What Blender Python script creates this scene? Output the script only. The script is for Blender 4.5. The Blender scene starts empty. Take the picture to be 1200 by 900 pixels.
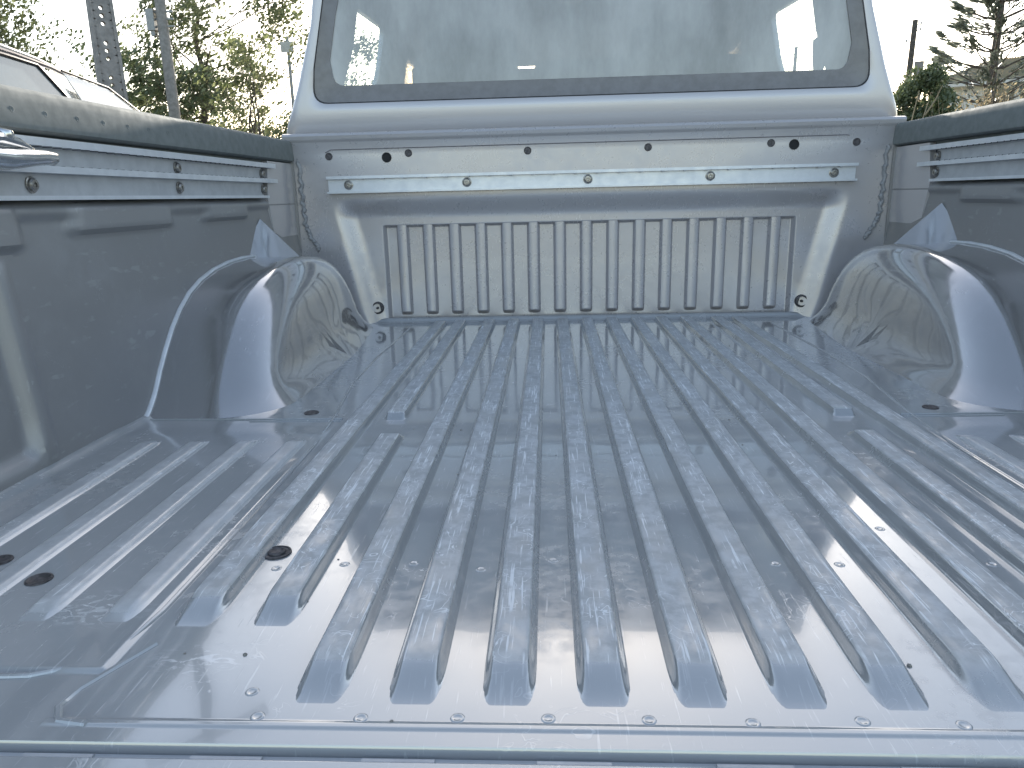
import bpy, bmesh, math, random
from mathutils import Vector, Matrix
R = math.radians
rng = random.Random(7)
sc = bpy.context.scene
col = sc.collection

# ------------------------------------------------------------------ camera
CAM = Vector((-0.0967, -1.9136, 0.32))
cam = bpy.data.cameras.new('camera'); co = bpy.data.objects.new('camera', cam); col.objects.link(co)
fw = Vector((-0.05248435, 0.96691456, -0.24964298)).normalized()
rt = Vector((0.99856067, 0.04804991, -0.02382865)).normalized()
up = rt.cross(fw).normalized()
M = Matrix((( rt.x, up.x, -fw.x, CAM.x), (rt.y, up.y, -fw.y, CAM.y), (rt.z, up.z, -fw.z, CAM.z), (0, 0, 0, 1)))
co.matrix_world = M
cam.sensor_width = 36; cam.lens = 25.63; cam.clip_start = 0.02; cam.clip_end = 6000
sc.camera = co

# ------------------------------------------------------------------ light
SUN_EL, SUN_AZ = 18.0, 2.2          # azimuth: degrees to the right of the truck's nose (+y)
w = bpy.data.worlds.new('World'); sc.world = w; w.use_nodes = True
nt = w.node_tree; bg = nt.nodes['Background']
sky = nt.nodes.new('ShaderNodeTexSky'); sky.sky_type = 'NISHITA'; sky.sun_disc = False
sky.sun_elevation = R(SUN_EL); sky.sun_rotation = R(SUN_AZ); sky.air_density = 1.0; sky.dust_density = 1.6; sky.ozone_density = .4
hs = nt.nodes.new('ShaderNodeHueSaturation'); hs.inputs['Saturation'].default_value = .85; nt.links.new(sky.outputs[0], hs.inputs['Color']); nt.links.new(hs.outputs[0], bg.inputs[0]); bg.inputs[1].default_value = 0.15
sl = bpy.data.lights.new('sun', 'SUN'); sl.energy = 4.0; sl.angle = R(0.5); sl.color = (1, .93, .82)
so = bpy.data.objects.new('sun', sl); col.objects.link(so)
sd = Vector((math.sin(R(SUN_AZ))*math.cos(R(SUN_EL)), math.cos(R(SUN_AZ))*math.cos(R(SUN_EL)), math.sin(R(SUN_EL))))
so.rotation_euler = sd.to_track_quat('Z', 'Y').to_euler(); so.location = sd*20
sc.view_settings.view_transform = 'Standard'; sc.view_settings.look = 'None'
sc.view_settings.exposure = 1.38; sc.view_settings.gamma = 1
sc.cycles.max_bounces = 8; sc.cycles.transparent_max_bounces = 12

# ------------------------------------------------------------------ helpers
GZ = -0.80                                  # ground level; the bed floor is z = 0
def polar(az, d, z=GZ):
    return Vector((CAM.x + d*math.sin(R(az)), CAM.y + d*math.cos(R(az)), z))
def zel(el, d): return CAM.z + d*math.tan(R(el))
def sstep(a, b, x):
    t = min(1, max(0, (x-a)/(b-a))); return t*t*(3-2*t)

class MB:
    def __init__(s): s.v = []; s.f = []; s.m = []
    def add(s, vs, fs, mi=0):
        o = len(s.v); s.v += [tuple(v) for v in vs]
        for f in fs: s.f.append(tuple(i+o for i in f)); s.m.append(mi)
    def box(s, x0, x1, y0, y1, z0, z1, mi=0):
        s.add([(x0,y0,z0),(x1,y0,z0),(x1,y1,z0),(x0,y1,z0),(x0,y0,z1),(x1,y0,z1),(x1,y1,z1),(x0,y1,z1)],
              [(0,3,2,1),(4,5,6,7),(0,1,5,4),(1,2,6,5),(2,3,7,6),(3,0,4,7)], mi)
    def grid(s, fn, us, vs, mi=0, flip=False):
        o = len(s.v); n = len(vs)
        for u in us:
            for v in vs: s.v.append(tuple(fn(u, v)))
        for i in range(len(us)-1):
            for j in range(n-1):
                f = (o+i*n+j, o+(i+1)*n+j, o+(i+1)*n+j+1, o+i*n+j+1)
                s.f.append(f[::-1] if flip else f); s.m.append(mi)
    def tube(s, pts, rad, n=8, caps=True, mi=0, squash=1.0):
        pts = [Vector(p) for p in pts]
        if not hasattr(rad, '__len__'): rad = [rad]*len(pts)
        o = len(s.v); k = len(pts); prev = None
        for i, p in enumerate(pts):
            t = (pts[min(i+1, k-1)] - pts[max(i-1, 0)]).normalized()
            a = Vector((0,0,1)) if abs(t.z) < .9 else Vector((1,0,0))
            if prev is None: u = t.cross(a).normalized()
            else: u = (prev - t*prev.dot(t)).normalized()
            prev = u; v = t.cross(u)
            for j in range(n):
                an = 2*math.pi*j/n
                s.v.append(tuple(p + u*math.cos(an)*rad[i] + v*math.sin(an)*rad[i]*squash))
        for i in range(k-1):
            for j in range(n):
                a, b = o+i*n+j, o+i*n+(j+1) % n
                s.f.append((a, b, b+n, a+n)); s.m.append(mi)
        if caps:
            s.f.append(tuple(o+j for j in range(n))[::-1]); s.m.append(mi)
            s.f.append(tuple(o+(k-1)*n+j for j in range(n))); s.m.append(mi)
    def lathe(s, prof, c, axis=(0,0,1), n=20, mi=0):   # prof: (radius, height)
        ax = Vector(axis).normalized(); q = ax.to_track_quat('Z', 'Y'); c = Vector(c); o = len(s.v)
        for r, h in prof:
            for j in range(n):
                an = 2*math.pi*j/n; s.v.append(tuple(c + q @ Vector((r*math.cos(an), r*math.sin(an), h))))
        for i in range(len(prof)-1):
            for j in range(n):
                a, b = o+i*n+j, o+i*n+(j+1) % n
                s.f.append((a, b, b+n, a+n)); s.m.append(mi)
        s.f.append(tuple(o+(len(prof)-1)*n+j for j in range(n))); s.m.append(mi)
    def prism(s, poly, plane, a, b, mi=0):             # poly in 2D, extruded along the axis 'plane' from a to b
        def P(u, v, w):
            return {'x': (w, u, v), 'y': (u, w, v), 'z': (u, v, w)}[plane]
        n = len(poly); o = len(s.v)
        for w_ in (a, b):
            for u, v in poly: s.v.append(P(u, v, w_))
        s.f.append(tuple(o+i for i in range(n))[::-1]); s.f.append(tuple(o+n+i for i in range(n))); s.m += [mi, mi]
        for i in range(n):
            j = (i+1) % n; s.f.append((o+i, o+j, o+n+j, o+n+i)); s.m.append(mi)
    def rings(s, rings, close=True, mi=0):
        o = len(s.v); n = len(rings[0])
        for r in rings: s.v += [tuple(p) for p in r]
        for i in range(len(rings)-1):
            for j in range(n if close else n-1):
                a, b = o+i*n+j, o+i*n+(j+1) % n
                s.f.append((a, b, b+n, a+n)); s.m.append(mi)
    def fan(s, ring, mi=0):
        o = len(s.v); s.v += [tuple(p) for p in ring]; s.f.append(tuple(range(o, o+len(ring)))); s.m.append(mi)
    def mesh(s, name, mats, smooth=True, fix=True, sharp=35):
        me = bpy.data.meshes.new(name); me.from_pydata(s.v, [], s.f)
        if not isinstance(mats, (list, tuple)): mats = [mats]
        for m in mats: me.materials.append(m)
        for p, mi in zip(me.polygons, s.m): p.material_index = mi
        if fix:
            bm = bmesh.new(); bm.from_mesh(me)
            bmesh.ops.remove_doubles(bm, verts=bm.verts, dist=1e-6)
            bmesh.ops.recalc_face_normals(bm, faces=bm.faces)
            bm.to_mesh(me); bm.free()
        if smooth:
            me.shade_smooth()
            if sharp: me.set_sharp_from_angle(angle=R(sharp))
        me.update(); return me
    def build(s, name, mats, parent=None, **k):
        return obj(name, s.mesh(name, mats, **k), parent)

def obj(name, me, parent=None, loc=(0,0,0)):
    o = bpy.data.objects.new(name, me); col.objects.link(o); o.location = loc
    if parent: o.parent = parent
    return o
def local(o):
    """move a top-level empty's children so that they keep their world places"""
    for c in o.children: c.location = Vector(c.location) - Vector(o.location)
def thing(name, label, cat, loc=(0,0,0), group=None):
    o = bpy.data.objects.new(name, None); col.objects.link(o); o.location = loc; o.empty_display_size = .1
    o['label'] = label; o['category'] = cat
    if group: o['group'] = group
    return o
def lin(a, b, n): return [a+(b-a)*i/(n-1) for i in range(n)]
def arr(*segs):
    """sorted unique stations from (a, b, step) segments"""
    out = set()
    for a, b, st in segs:
        n = max(1, int(round((b-a)/st)))
        for i in range(n+1): out.add(round(a+(b-a)*i/n, 5))
    return sorted(out)

# ------------------------------------------------------------------ materials
class Nodes:
    def __init__(s, name):
        s.m = bpy.data.materials.new(name); s.m.use_nodes = True; s.t = s.m.node_tree; s.n = s.t.nodes; s.l = s.t.links
        s.b = s.n['Principled BSDF']; s.out = s.n['Material Output']
    def new(s, ty, **k):
        x = s.n.new(ty)
        for a, v in k.items(): setattr(x, a, v)
        return x
    def link(s, a, b): s.l.new(a, b)
    def pos(s, scale=(1,1,1), rot=(0,0,0), loc=(0,0,0)):
        g = s.new('ShaderNodeNewGeometry'); m = s.new('ShaderNodeMapping')
        m.inputs['Scale'].default_value = scale; m.inputs['Rotation'].default_value = rot; m.inputs['Location'].default_value = loc
        s.link(g.outputs['Position'], m.inputs[0]); return m.outputs[0]
    def noise(s, vec, scale, detail=4, rough=.55, dist=0):
        x = s.new('ShaderNodeTexNoise'); x.inputs['Scale'].default_value = scale; x.inputs['Detail'].default_value = detail
        x.inputs['Roughness'].default_value = rough; x.inputs['Distortion'].default_value = dist
        s.link(vec, x.inputs['Vector']); return x.outputs['Fac']
    def math(s, op, a, b=None, c=None, clamp=False):
        x = s.new('ShaderNodeMath', operation=op, use_clamp=clamp)
        for i, v in enumerate((a, b, c)):
            if v is None: continue
            if isinstance(v, (int, float)): x.inputs[i].default_value = v
            else: s.link(v, x.inputs[i])
        return x.outputs[0]
    def ramp(s, v, a, b, lo=0, hi=1):
        x = s.new('ShaderNodeMapRange', interpolation_type='SMOOTHSTEP')
        for i, q in zip(('From Min','From Max','To Min','To Max'), (a, b, lo, hi)): x.inputs[i].default_value = q
        s.link(v, x.inputs['Value']); return x.outputs[0]
    def mix(s, f, a, b):
        x = s.new('ShaderNodeMix', data_type='RGBA')
        for sock, v in ((x.inputs[0], f), (x.inputs[6], a), (x.inputs[7], b)):
            if isinstance(v, (int, float)): sock.default_value = v
            elif isinstance(v, tuple): sock.default_value = (*v, 1)
            else: s.link(v, sock)
        return x.outputs[2]
    def setp(s, **k):
        for a, v in k.items():
            i = s.b.inputs[a.replace('_', ' ')]
            if isinstance(v, (int, float)): i.default_value = v
            elif isinstance(v, tuple): i.default_value = (*v, 1) if len(v) == 3 else v
            else: s.link(v, i)
    def bump(s, h, strength=.2, dist=.001, normal=None):
        x = s.new('ShaderNodeBump'); x.inputs['Strength'].default_value = strength; x.inputs['Distance'].default_value = dist
        s.link(h, x.inputs['Height'])
        if normal: s.link(normal, x.inputs['Normal'])
        return x.outputs[0]
    def scratches(s, dens=.50):
        """thin pale scratch lines in several directions, gathered in patches"""
        tot = None
        for k, (ang, sc_, st) in enumerate(((8, 52, 30), (-14, 60, 28), (38, 46, 24), (-47, 52, 24), (84, 60, 26))):
            v = s.pos((sc_*st/4, sc_/4, sc_), (0, 0, R(ang)), (k*3.1, k*1.7, 0))
            n = s.noise(v, 1.0, 2, .5, .25)
            ln = s.ramp(n, .655, .69)
            msk = s.ramp(s.noise(s.pos((1,1,1), (0,0,0), (k*5.3, 2*k, 0)), 22, 3, .6), dens, dens+.14)
            q = s.math('MULTIPLY', ln, msk)
            tot = q if tot is None else s.math('MAXIMUM', tot, q)
        # curly fine lines
        n = s.noise(s.pos(), 38, 2, .5, 1.5); d = s.math('ABSOLUTE', s.math('SUBTRACT', n, .5))
        c = s.ramp(d, .005, .012, 1, 0); msk = s.ramp(s.noise(s.pos((1,1,1), (0,0,0), (9, 4, 0)), 14, 3, .6), dens+.06, dens+.16)
        tot = s.math('MAXIMUM', tot, s.math('MULTIPLY', c, msk))
        return tot

def paint(name, base, rough=.16, metallic=.7, worn=0, dusty=.25, coat=.6, waves=.5, zwear=None, scratch=.4, coat_r=.04, dens=.50, scuff=False):
    N = Nodes(name)
    big = N.noise(N.pos(), 5, 5, .6); fine = N.noise(N.pos(), 60, 4, .65)
    dust_haze = N.math('MULTIPLY', N.ramp(big, .42, .68), N.ramp(fine, .3, .75))
    sc_ = N.scratches(dens)
    sc_s = N.math('MULTIPLY', sc_, scratch)
    if worn:
        if zwear:
            g = N.new('ShaderNodeNewGeometry'); sp = N.new('ShaderNodeSeparateXYZ'); N.link(g.outputs['Position'], sp.inputs[0])
            zf = N.ramp(sp.outputs['Z'], zwear[0], zwear[1])
        else: zf = 1.0
        wn = N.ramp(N.noise(N.pos((1.6, .7, 1)), 26, 6, .7), .30, .62, .45, 1)
        wear = N.math('MULTIPLY', N.math('MULTIPLY', wn, zf), worn)
        sc_s = N.math('MULTIPLY', sc_, N.math('ADD', N.math('MULTIPLY', zf, .75), .2))
    else: wear = None
    c = N.mix(N.math('MULTIPLY', dust_haze, dusty), base, (.52, .52, .51))
    if wear is not None: c = N.mix(N.math('MULTIPLY', wear, .8), c, N.mix(N.ramp(fine, .35, .65), (.36, .37, .37), (.54, .55, .55)))
    if scuff:      # rubbed patches of pale scuffing: one by the left front corner, one where loads are dragged over the edge
        for (px_, py_, rx_, ry_) in ((-.352, -1.464, .038, .020), (.30, -1.48, .05, .02), (-.47, -1.40, .05, .03)):
            v = N.new('ShaderNodeVectorMath', operation='SUBTRACT'); N.link(N.pos((1/rx_, 1/ry_, 0)), v.inputs[0]); v.inputs[1].default_value = (px_/rx_, py_/ry_, 0)
            ln = N.new('ShaderNodeVectorMath', operation='LENGTH'); N.link(v.outputs[0], ln.inputs[0])
            m_ = N.math('MULTIPLY', N.ramp(ln.outputs['Value'], .3, 1.2, 1, 0), N.ramp(N.noise(N.pos((1, 2.2, 1), (0, 0, .5)), 55, 5, .6, 1.5), .50, .60))
            sc_s = N.math('MAXIMUM', sc_s, N.math('MULTIPLY', m_, .7))
    c = N.mix(sc_s, c, (.75, .76, .76))
    r = N.math('ADD', N.math('MULTIPLY', dust_haze, .25*dusty/.25), rough)
    if wear is not None: r = N.math('ADD', r, N.math('MULTIPLY', wear, .45))
    r = N.math('ADD', r, N.math('MULTIPLY', sc_s, .2), clamp=True)
    met = metallic if wear is None else N.math('MULTIPLY', N.math('SUBTRACT', 1.0, N.math('MULTIPLY', wear, .8)), metallic)
    N.setp(Base_Color=c, Roughness=r, Metallic=met, Coat_Roughness=coat_r, Coat_IOR=1.5)
    if wear is not None: N.setp(Coat_Weight=N.math('MULTIPLY', N.math('SUBTRACT', 1.0, wear), coat, clamp=True))
    else: N.setp(Coat_Weight=coat)
    b1 = N.bump(N.noise(N.pos(), 9, 2, .5), waves, .0012)
    b2 = N.bump(N.math('ADD', sc_, N.math('MULTIPLY', fine, .3)), .12, .0004, b1)
    N.link(b2, N.b.inputs['Normal']); N.link(b1, N.b.inputs['Coat Normal'])
    return N.m

def plain(name, base, rough=.5, metallic=0.0, spec=.5, var=.12, scale=40, coat=0, bump=.15, bd=.001, col2=None):
    N = Nodes(name); n = N.noise(N.pos(), scale, 5, .6)
    d = col2 or tuple(max(0, x*(1-var*2)) for x in base)
    N.setp(Base_Color=N.mix(N.ramp(n, .3, .7), d, base), Roughness=N.ramp(n, .2, .8, min(1, rough+.08), max(.02, rough-.06)),
           Metallic=metallic, Coat_Weight=coat, Specular_IOR_Level=spec)
    N.link(N.bump(n, bump, bd), N.b.inputs['Normal']); return N.m

BASE = (.41, .422, .425)
m_floor = paint('bed_paint', BASE, rough=.10, worn=0, dusty=.35, scratch=.35, waves=.35, metallic=.28, scuff=True, coat=.6, coat_r=.02)
m_rib = paint('rib_worn_paint', BASE, rough=.13, metallic=.5, coat=.5, dens=.41, worn=1.0, zwear=(.0082, .0103), dusty=.3)
m_siderib = paint('side_rib_paint', (.50, .51, .515), rough=.16, metallic=.3, worn=.6, zwear=(.0038, .0048), dusty=.3)
m_bulk = paint('bulkhead_paint', (.485, .465, .465), rough=.27, worn=0, dusty=.18, scratch=.05, coat=.3, metallic=.35)
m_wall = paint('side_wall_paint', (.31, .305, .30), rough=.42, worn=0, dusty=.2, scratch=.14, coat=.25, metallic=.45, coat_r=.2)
m_arch = paint('arch_paint', (.46, .455, .45), metallic=.75, rough=.13, coat=.9, worn=0, dusty=.2, scratch=.3, waves=.5)
m_cab = paint('cab_paint', (.53, .51, .51), rough=.34, worn=0, dusty=.06, scratch=.02, coat=.6, waves=.1, metallic=.3)
m_alu = plain('anodised_aluminium', (.74, .76, .78), rough=.33, metallic=.4, var=.05, bump=.05)
m_alu2 = plain('track_web', (.52, .525, .53), rough=.42, metallic=.15, var=.06, bump=.05)
m_bolt = plain('bolt_steel', (.42, .40, .37), rough=.3, metallic=.9, var=.25, scale=300)
m_chrome = plain('polished_metal', (.75, .75, .74), rough=.13, metallic=1, var=.08, scale=90)
m_cap = plain('rail_cap_plastic', (.22, .235, .225), rough=.75, var=.08, scale=60, spec=.2, bump=.06)
m_black = plain('black_rubber', (.03, .03, .032), rough=.5, var=.2)
m_frit = plain('window_band', (.15, .14, .145), rough=.16, spec=.6, var=.1)
m_dark = plain('dark_hole', (.02, .02, .02), rough=.8)
m_trim = plain('cabin_trim', (.40, .40, .40), rough=.75, var=.08)
m_liner = plain('roof_liner', (.62, .62, .62), rough=.9, var=.05)
m_seat = plain('seat_fabric', (.16, .165, .18), rough=.9, var=.2, scale=200)
m_seal = plain('seam_sealant', (.36, .36, .36), rough=.45, var=.2, scale=80)
m_rust = plain('washer_steel', (.13, .12, .12), rough=.55, metallic=.4, var=.3, scale=200)
m_spot = m_floor

def glass_mat(name, tint=(.82, .9, .9), dust_haze=.10, refl=1.0):
    N = Nodes(name); N.n.remove(N.b)
    tr = N.new('ShaderNodeBsdfTransparent'); tr.inputs[0].default_value = (*tint, 1)
    gl = N.new('ShaderNodeBsdfGlossy'); gl.inputs['Roughness'].default_value = .02; gl.inputs[0].default_value = (1,1,1,1)
    df = N.new('ShaderNodeBsdfDiffuse'); df.inputs[0].default_value = (.7,.7,.68,1)
    fr = N.new('ShaderNodeFresnel'); fr.inputs[0].default_value = 1.45
    m1 = N.new('ShaderNodeMixShader'); m2 = N.new('ShaderNodeMixShader')
    dn = N.ramp(N.noise(N.pos((1, 1, .4)), 4, 6, .65), .25, .75, dust_haze*.55, dust_haze*1.35)
    N.link(dn, m1.inputs[0]); N.link(tr.outputs[0], m1.inputs[1]); N.link(df.outputs[0], m1.inputs[2])
    N.link(N.math('MULTIPLY', fr.outputs[0], refl), m2.inputs[0]); N.link(m1.outputs[0], m2.inputs[1]); N.link(gl.outputs[0], m2.inputs[2])
    N.link(m2.outputs[0], N.out.inputs[0]); return N.m
m_glass = glass_mat('rear_window_glass', (.82, .86, .87), .52, 1.4)  # diffuse film on the pane also paints in the milky sun glare veil
m_glass2 = glass_mat('clear_glass', (.85, .93, .93), .02)

# ================================================================== SETTING: ground
def ground_mat():
    N = Nodes('ground_asphalt'); n = N.noise(N.pos(), .5, 6, .65); f = N.noise(N.pos(), 40, 4, .6)
    c = N.mix(N.ramp(n, .35, .65), (.06, .06, .058), (.10, .095, .085)); c = N.mix(N.ramp(f, .55, .75, 0, .5), c, (.2, .19, .17))
    N.setp(Base_Color=c, Roughness=.9); N.link(N.bump(f, .4, .01), N.b.inputs['Normal']); return N.m
def soil_mat():
    N = Nodes('dry_grass_soil'); n = N.noise(N.pos(), .6, 6, .7); f = N.noise(N.pos(), 9, 5, .6)
    c = N.mix(N.ramp(n, .35, .65), (.10, .11, .05), (.24, .19, .12)); c = N.mix(N.ramp(f, .5, .7, 0, .5), c, (.16, .15, .08))
    N.setp(Base_Color=c, Roughness=.95); N.link(N.bump(f, .6, .05), N.b.inputs['Normal']); return N.m
b = MB(); b.grid(lambda u, v: (u, v, GZ-.004), [-3000, -300, -60, 0, 60, 300, 3000], [-3000, -300, -60, 0, 60, 300, 3000])
g = b.build('ground', soil_mat(), smooth=False); g['kind'] = 'structure'
b = MB(); b.grid(lambda u, v: (u, v, GZ), lin(-9, 9, 4), lin(-12, 9, 4))
g = b.build('parking_lot', ground_mat(), smooth=False); g['kind'] = 'structure'
b = MB(); b.box(-9.15, 9.15, 9, 9.15, GZ-.004, GZ+.12)
g = b.build('kerb', plain('kerb_concrete', (.35, .34, .32), .85, bump=.4, bd=.005)); g['kind'] = 'structure'

# ================================================================== THE PICKUP
truck = thing('pickup_truck', 'silver grey pickup truck seen from inside its scratched ribbed load bed', 'pickup truck')
Q = .0633                                   # rib pitch

# ---- bed floor sheet
YF, YT = -1.549, -0.004
def floor_h(x, y):
    h = 0.0; ax = abs(x)
    # faint step of the side floor panels
    if ax > .405 and y < -.9: h += .0022*sstep(.412, .418, ax)*sstep(-1.482, -1.476, y)*(1-sstep(-.96, -.90, y))
    # foot fillet at the bulkhead and at the walls
    h += .012*sstep(-.022, 0, y)**2
    h += .006*sstep(.700, .722, ax)**2
    # pressed line across the front
    if ax < .425: h += .0007*(sstep(-1.533, -1.531, y)-sstep(-1.527, -1.525, y))
    # rolled front lip
    h -= .008*(1-sstep(YF, YF+.003, y))
    return h
xs = arr((-.735, -.69, .005), (-.69, -.43, .01), (-.43, -.405, .0012), (-.405, .405, .01), (.405, .43, .0012), (.43, .69, .01), (.69, .735, .005))
ys = arr((YF, -1.475, .0010), (-1.475, -.97, .01), (-.97, -.89, .005), (-.89, -.03, .012), (-.03, 0, .003))
b = MB(); b.grid(lambda x, y: (x, y, floor_h(x, y)), xs, ys)
b.grid(lambda x, t: (x, YF-.0005, -.008-t), xs, [0, .03])
floor = b.build('bed_floor', m_floor, truck)

def rib_mesh(name, y0, y1, hb, ht, h, ra, rb, mat):
    b = MB()
    xs = [-hb-.0015, -hb] + [-hb+(hb-ht)*k/6 for k in range(1, 6)] + [-ht, -ht*.5, 0, ht*.5, ht] + [ht+(hb-ht)*k/6 for k in range(1, 6)] + [hb, hb+.0015]
    ys = arr((y0, y0+ra, ra/14), (y0+ra, y1-rb, .03), (y1-rb, y1, rb/10))
    def fn(x, y):
        # rounded plan at the ends
        e = sstep(y0-.002, y0+ra, y) * (1-sstep(y1-rb, y1+.001, y))
        tt = (ht + (hb-ht)*.0)
        p = 1 - sstep(tt, hb, abs(x))
        # ends round off at the corners
        d0 = max(0, 1-(y-y0)/.02); d1 = max(0, 1-(y1-y)/.02); d = max(d0, d1)
        if d > 0:
            lim = hb*(1-.30*d*d); p *= 1-sstep(lim*.72, lim*1.02, abs(x))
        return (x, y, -.0006 + (h+.0006)*e*p + 0*x)
    b.grid(fn, xs, ys)
    return b.mesh(name, mat, sharp=60)
me_long = rib_mesh('floor_rib', -1.514, -.012, .0192, .0110, .0108, .052, .02, m_rib)
me_mid_f = rib_mesh('floor_rib_short', -1.425, -.95, .0192, .0110, .0108, .045, .03, m_rib)
me_mid_b = rib_mesh('floor_rib_back', -.885, -.02, .0192, .0110, .0108, .016, .02, m_rib)
me_out = rib_mesh('floor_rib_outer', -1.426, -.03, .0192, .0110, .0108, .045, .02, m_rib)
me_side = rib_mesh('floor_rib_side', -1.425, -.972, .0165, .0075, .0050, .035, .03, m_siderib)
for k in range(-4, 5): obj('floor_rib', me_long, floor, (k*Q, 0, 0))
for s in (-1, 1):
    obj('floor_rib', me_mid_f, floor, (s*5*Q, 0, 0)); obj('floor_rib', me_mid_b, floor, (s*5.2*Q, 0, 0))
    obj('floor_rib', me_out, floor, (s*6*Q, 0, 0))
    for x in (.443, .511, .579, .647): obj('floor_rib', me_side, floor, (s*x, 0, .0022))
# pressed seams round the side floor panels
for s in (-1, 1):
    b = MB()
    pts = [(s*.452, -.10), (s*.458, -.45), (s*.452, -.66), (s*.426, -.86), (s*.415, -1.0), (s*.413, -1.2), (s*.413, -1.40), (s*.418, -1.445), (s*.436, -1.472), (s*.466, -1.484), (s*.52, -1.487), (s*.74, -1.487)]
    b.tube([(x, y, .0003) for x, y in pts], .0024, 8, squash=.8)
    b.tube([(s*.395, -1.445, .0003), (s*.421, -1.497, .0003), (s*.424, -1.515, .0003), (s*.415, -1.5285, .0003), (s*.395, -1.531, .0003)], .0026, 6, squash=.7)
    b.tube([(s*.41, -.875, .0003), (s*.73, -.872, .0003)], .0026, 6, squash=.7)
    b.tube([(s*.41, -.885, .0003), (s*.55, -.884, .0003)], .0018, 6, squash=.7)
    b.tube([(s*.722, -1.53, .004), (s*.733, -.86, .003)], .006, 8)
    b.build('seam_bead', m_floor, floor)
# spot welds, holes and the screw
me = MB(); me.lathe([(.0050, -.0002), (.0044, .0003), (.0034, .0005), (.0024, .0001), (.0010, .00005)], (0,0,0), n=14); me_weld = me.mesh('spot_weld', m_spot)
for k in (-4, -3, -2, -1, 0, 1, 2, 3, 5):
    obj('spot_weld', me_weld, floor, ((k-.5)*Q + rng.uniform(-.006, .006), -1.5195+rng.uniform(-.003, .001), 0))
for x, y in ((-.285, -1.322), (-.160, -1.331), (-.096, -1.314), (.285, -1.32), (.22, -1.25), (-.345, -1.33), (-.30, -1.498), (.10, -1.32), (-.222, -1.32), (.155, -1.321), (.345, -1.33)):
    obj('spot_weld', me_weld, floor, (x, y, 0))
b = MB(); b.lathe([(.0135, -.0005), (.0132, .0012), (.0118, .0016), (.0108, .0007), (.0085, .0005), (.0080, .0022), (.0062, .0030), (.0050, .0024), (.0024, .0016), (.0008, .0020)], (0,0,0), n=24)
me_screw = b.mesh('screw', m_rust)
for s in (-1, 1): obj('screw', me_screw, floor, (s*.355, -1.301, .0002))
b = MB(); b.lathe([(.0115, -.0005), (.0112, .0008), (.0095, .0011), (.0085, .0004), (.001, .0003)], (0,0,0), n=20)
me_plug = b.mesh('drain_plug', m_rust)
for s in (-1, 1):
    for x, y in ((.549, -1.355), (.469, -.841), (.562, -.948), (.611, -1.321)): obj('drain_plug', me_plug, floor, (s*x, y, .0024 if y < -.96 else .0004))

# small stones and chips on the floor
b = MB()
for k in range(46):
    x = rng.uniform(-.42, .42); y = rng.uniform(-1.53, -.3); r = rng.uniform(.0008, .0021); 
    b.lathe([(r, 0), (r*.8, r*.6), (r*.2, r*.9)], (x, y, .0), n=5)
o = b.build('grit', plain('grit', (.30, .28, .25), .9), None, smooth=False); o['kind'] = 'stuff'; o['label'] = 'specks of grit scattered over the load bed floor'; o['category'] = 'grit'

# ---- tailgate (folded down)
tg = bpy.data.objects.new('tailgate', None); col.objects.link(tg); tg.parent = truck
b = MB()
def tgz(x, y):
    return -.001 - .002*sstep(-1.5580, -1.5560, y)
b.grid(lambda x, y: (x, y, tgz(x, y)), arr((-.74, .74, .05)), arr((-2.06, -1.57, .05), (-1.57, -1.5560, .0005)))
b.grid(lambda x, t: (x, -1.5560, -.003-t), arr((-.74, .74, .05)), [0, .035])
b.grid(lambda x, t: (x, -2.06, -.006-t), arr((-.74, .74, .05)), [0, .035])
b.build('inner_panel', m_floor, tg)
b = MB(); b.box(-.74, .74, -2.058, -1.556, -.045, -.03); b.build('outer_panel', m_cab, tg)
b = MB(); b.box(-.735, .735, -1.5558, -1.5494, -.05, -.006); b.build('gap_fill', m_alu2, tg)  # light grey fill puts the lip's reflected tone into the gap
for k in range(-6, 7):
    b = MB(); x = k*.105+.02
    b.tube([(x-.022, -1.5527, -.0055), (x+.022, -1.5527, -.0055)], [.0024, .0024], 8, squash=.6); b.build('gap_glint', m_alu2, tg)  # pale blobs added in the gap to stand for reflections

# ---- side walls
def wall_off(y, z):
    """distance of the inner skin from the centre plane"""
    d = .722 + .030*min(1, z/.33) + (.006 if z > .33 else 0)
    ins = 0.0
    # band under the cargo track, stepped inwards, with pressed notches
    band = sstep(.302, .312, z)
    sh = 0
    for y0, y1, zb in ((-.93, -.655, .283), (-.53, -.33, .287), (-1.6, -1.03, .270)):
        k = sstep(y0-.012, y0+.012, y)*(1-sstep(y1-.02, y1+.012, y)); sh = max(sh, k*sstep(zb-.004, zb+.008, z)*(1-sstep(.318, .328, z)))
    ins += .013*max(band*.55*(1-sstep(.318, .328, z)), sh)
    # big rounded pressing near the tailgate
    k = sstep(.016, .034, z)*(1-sstep(.250, .268, z)) * (1-sstep(-1.098, -1.078, y + max(0, .06-z)*.35 + .0*z))
    ins -= .012*k
    ins += .005*(sstep(-1.098, -1.088, y)-sstep(-1.072, -1.060, y))*sstep(.0, .03, z)*(1-sstep(.25, .27, z))
    return d - ins
wys = arr((-1.55, -1.12, .02), (-1.12, -1.0, .005), (-1.0, -.28, .012), (-.28, 0, .02))
wzs = arr((0, .04, .005), (.04, .25, .015), (.25, .34, .004), (.34, .45, .02))
walls = {}
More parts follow.
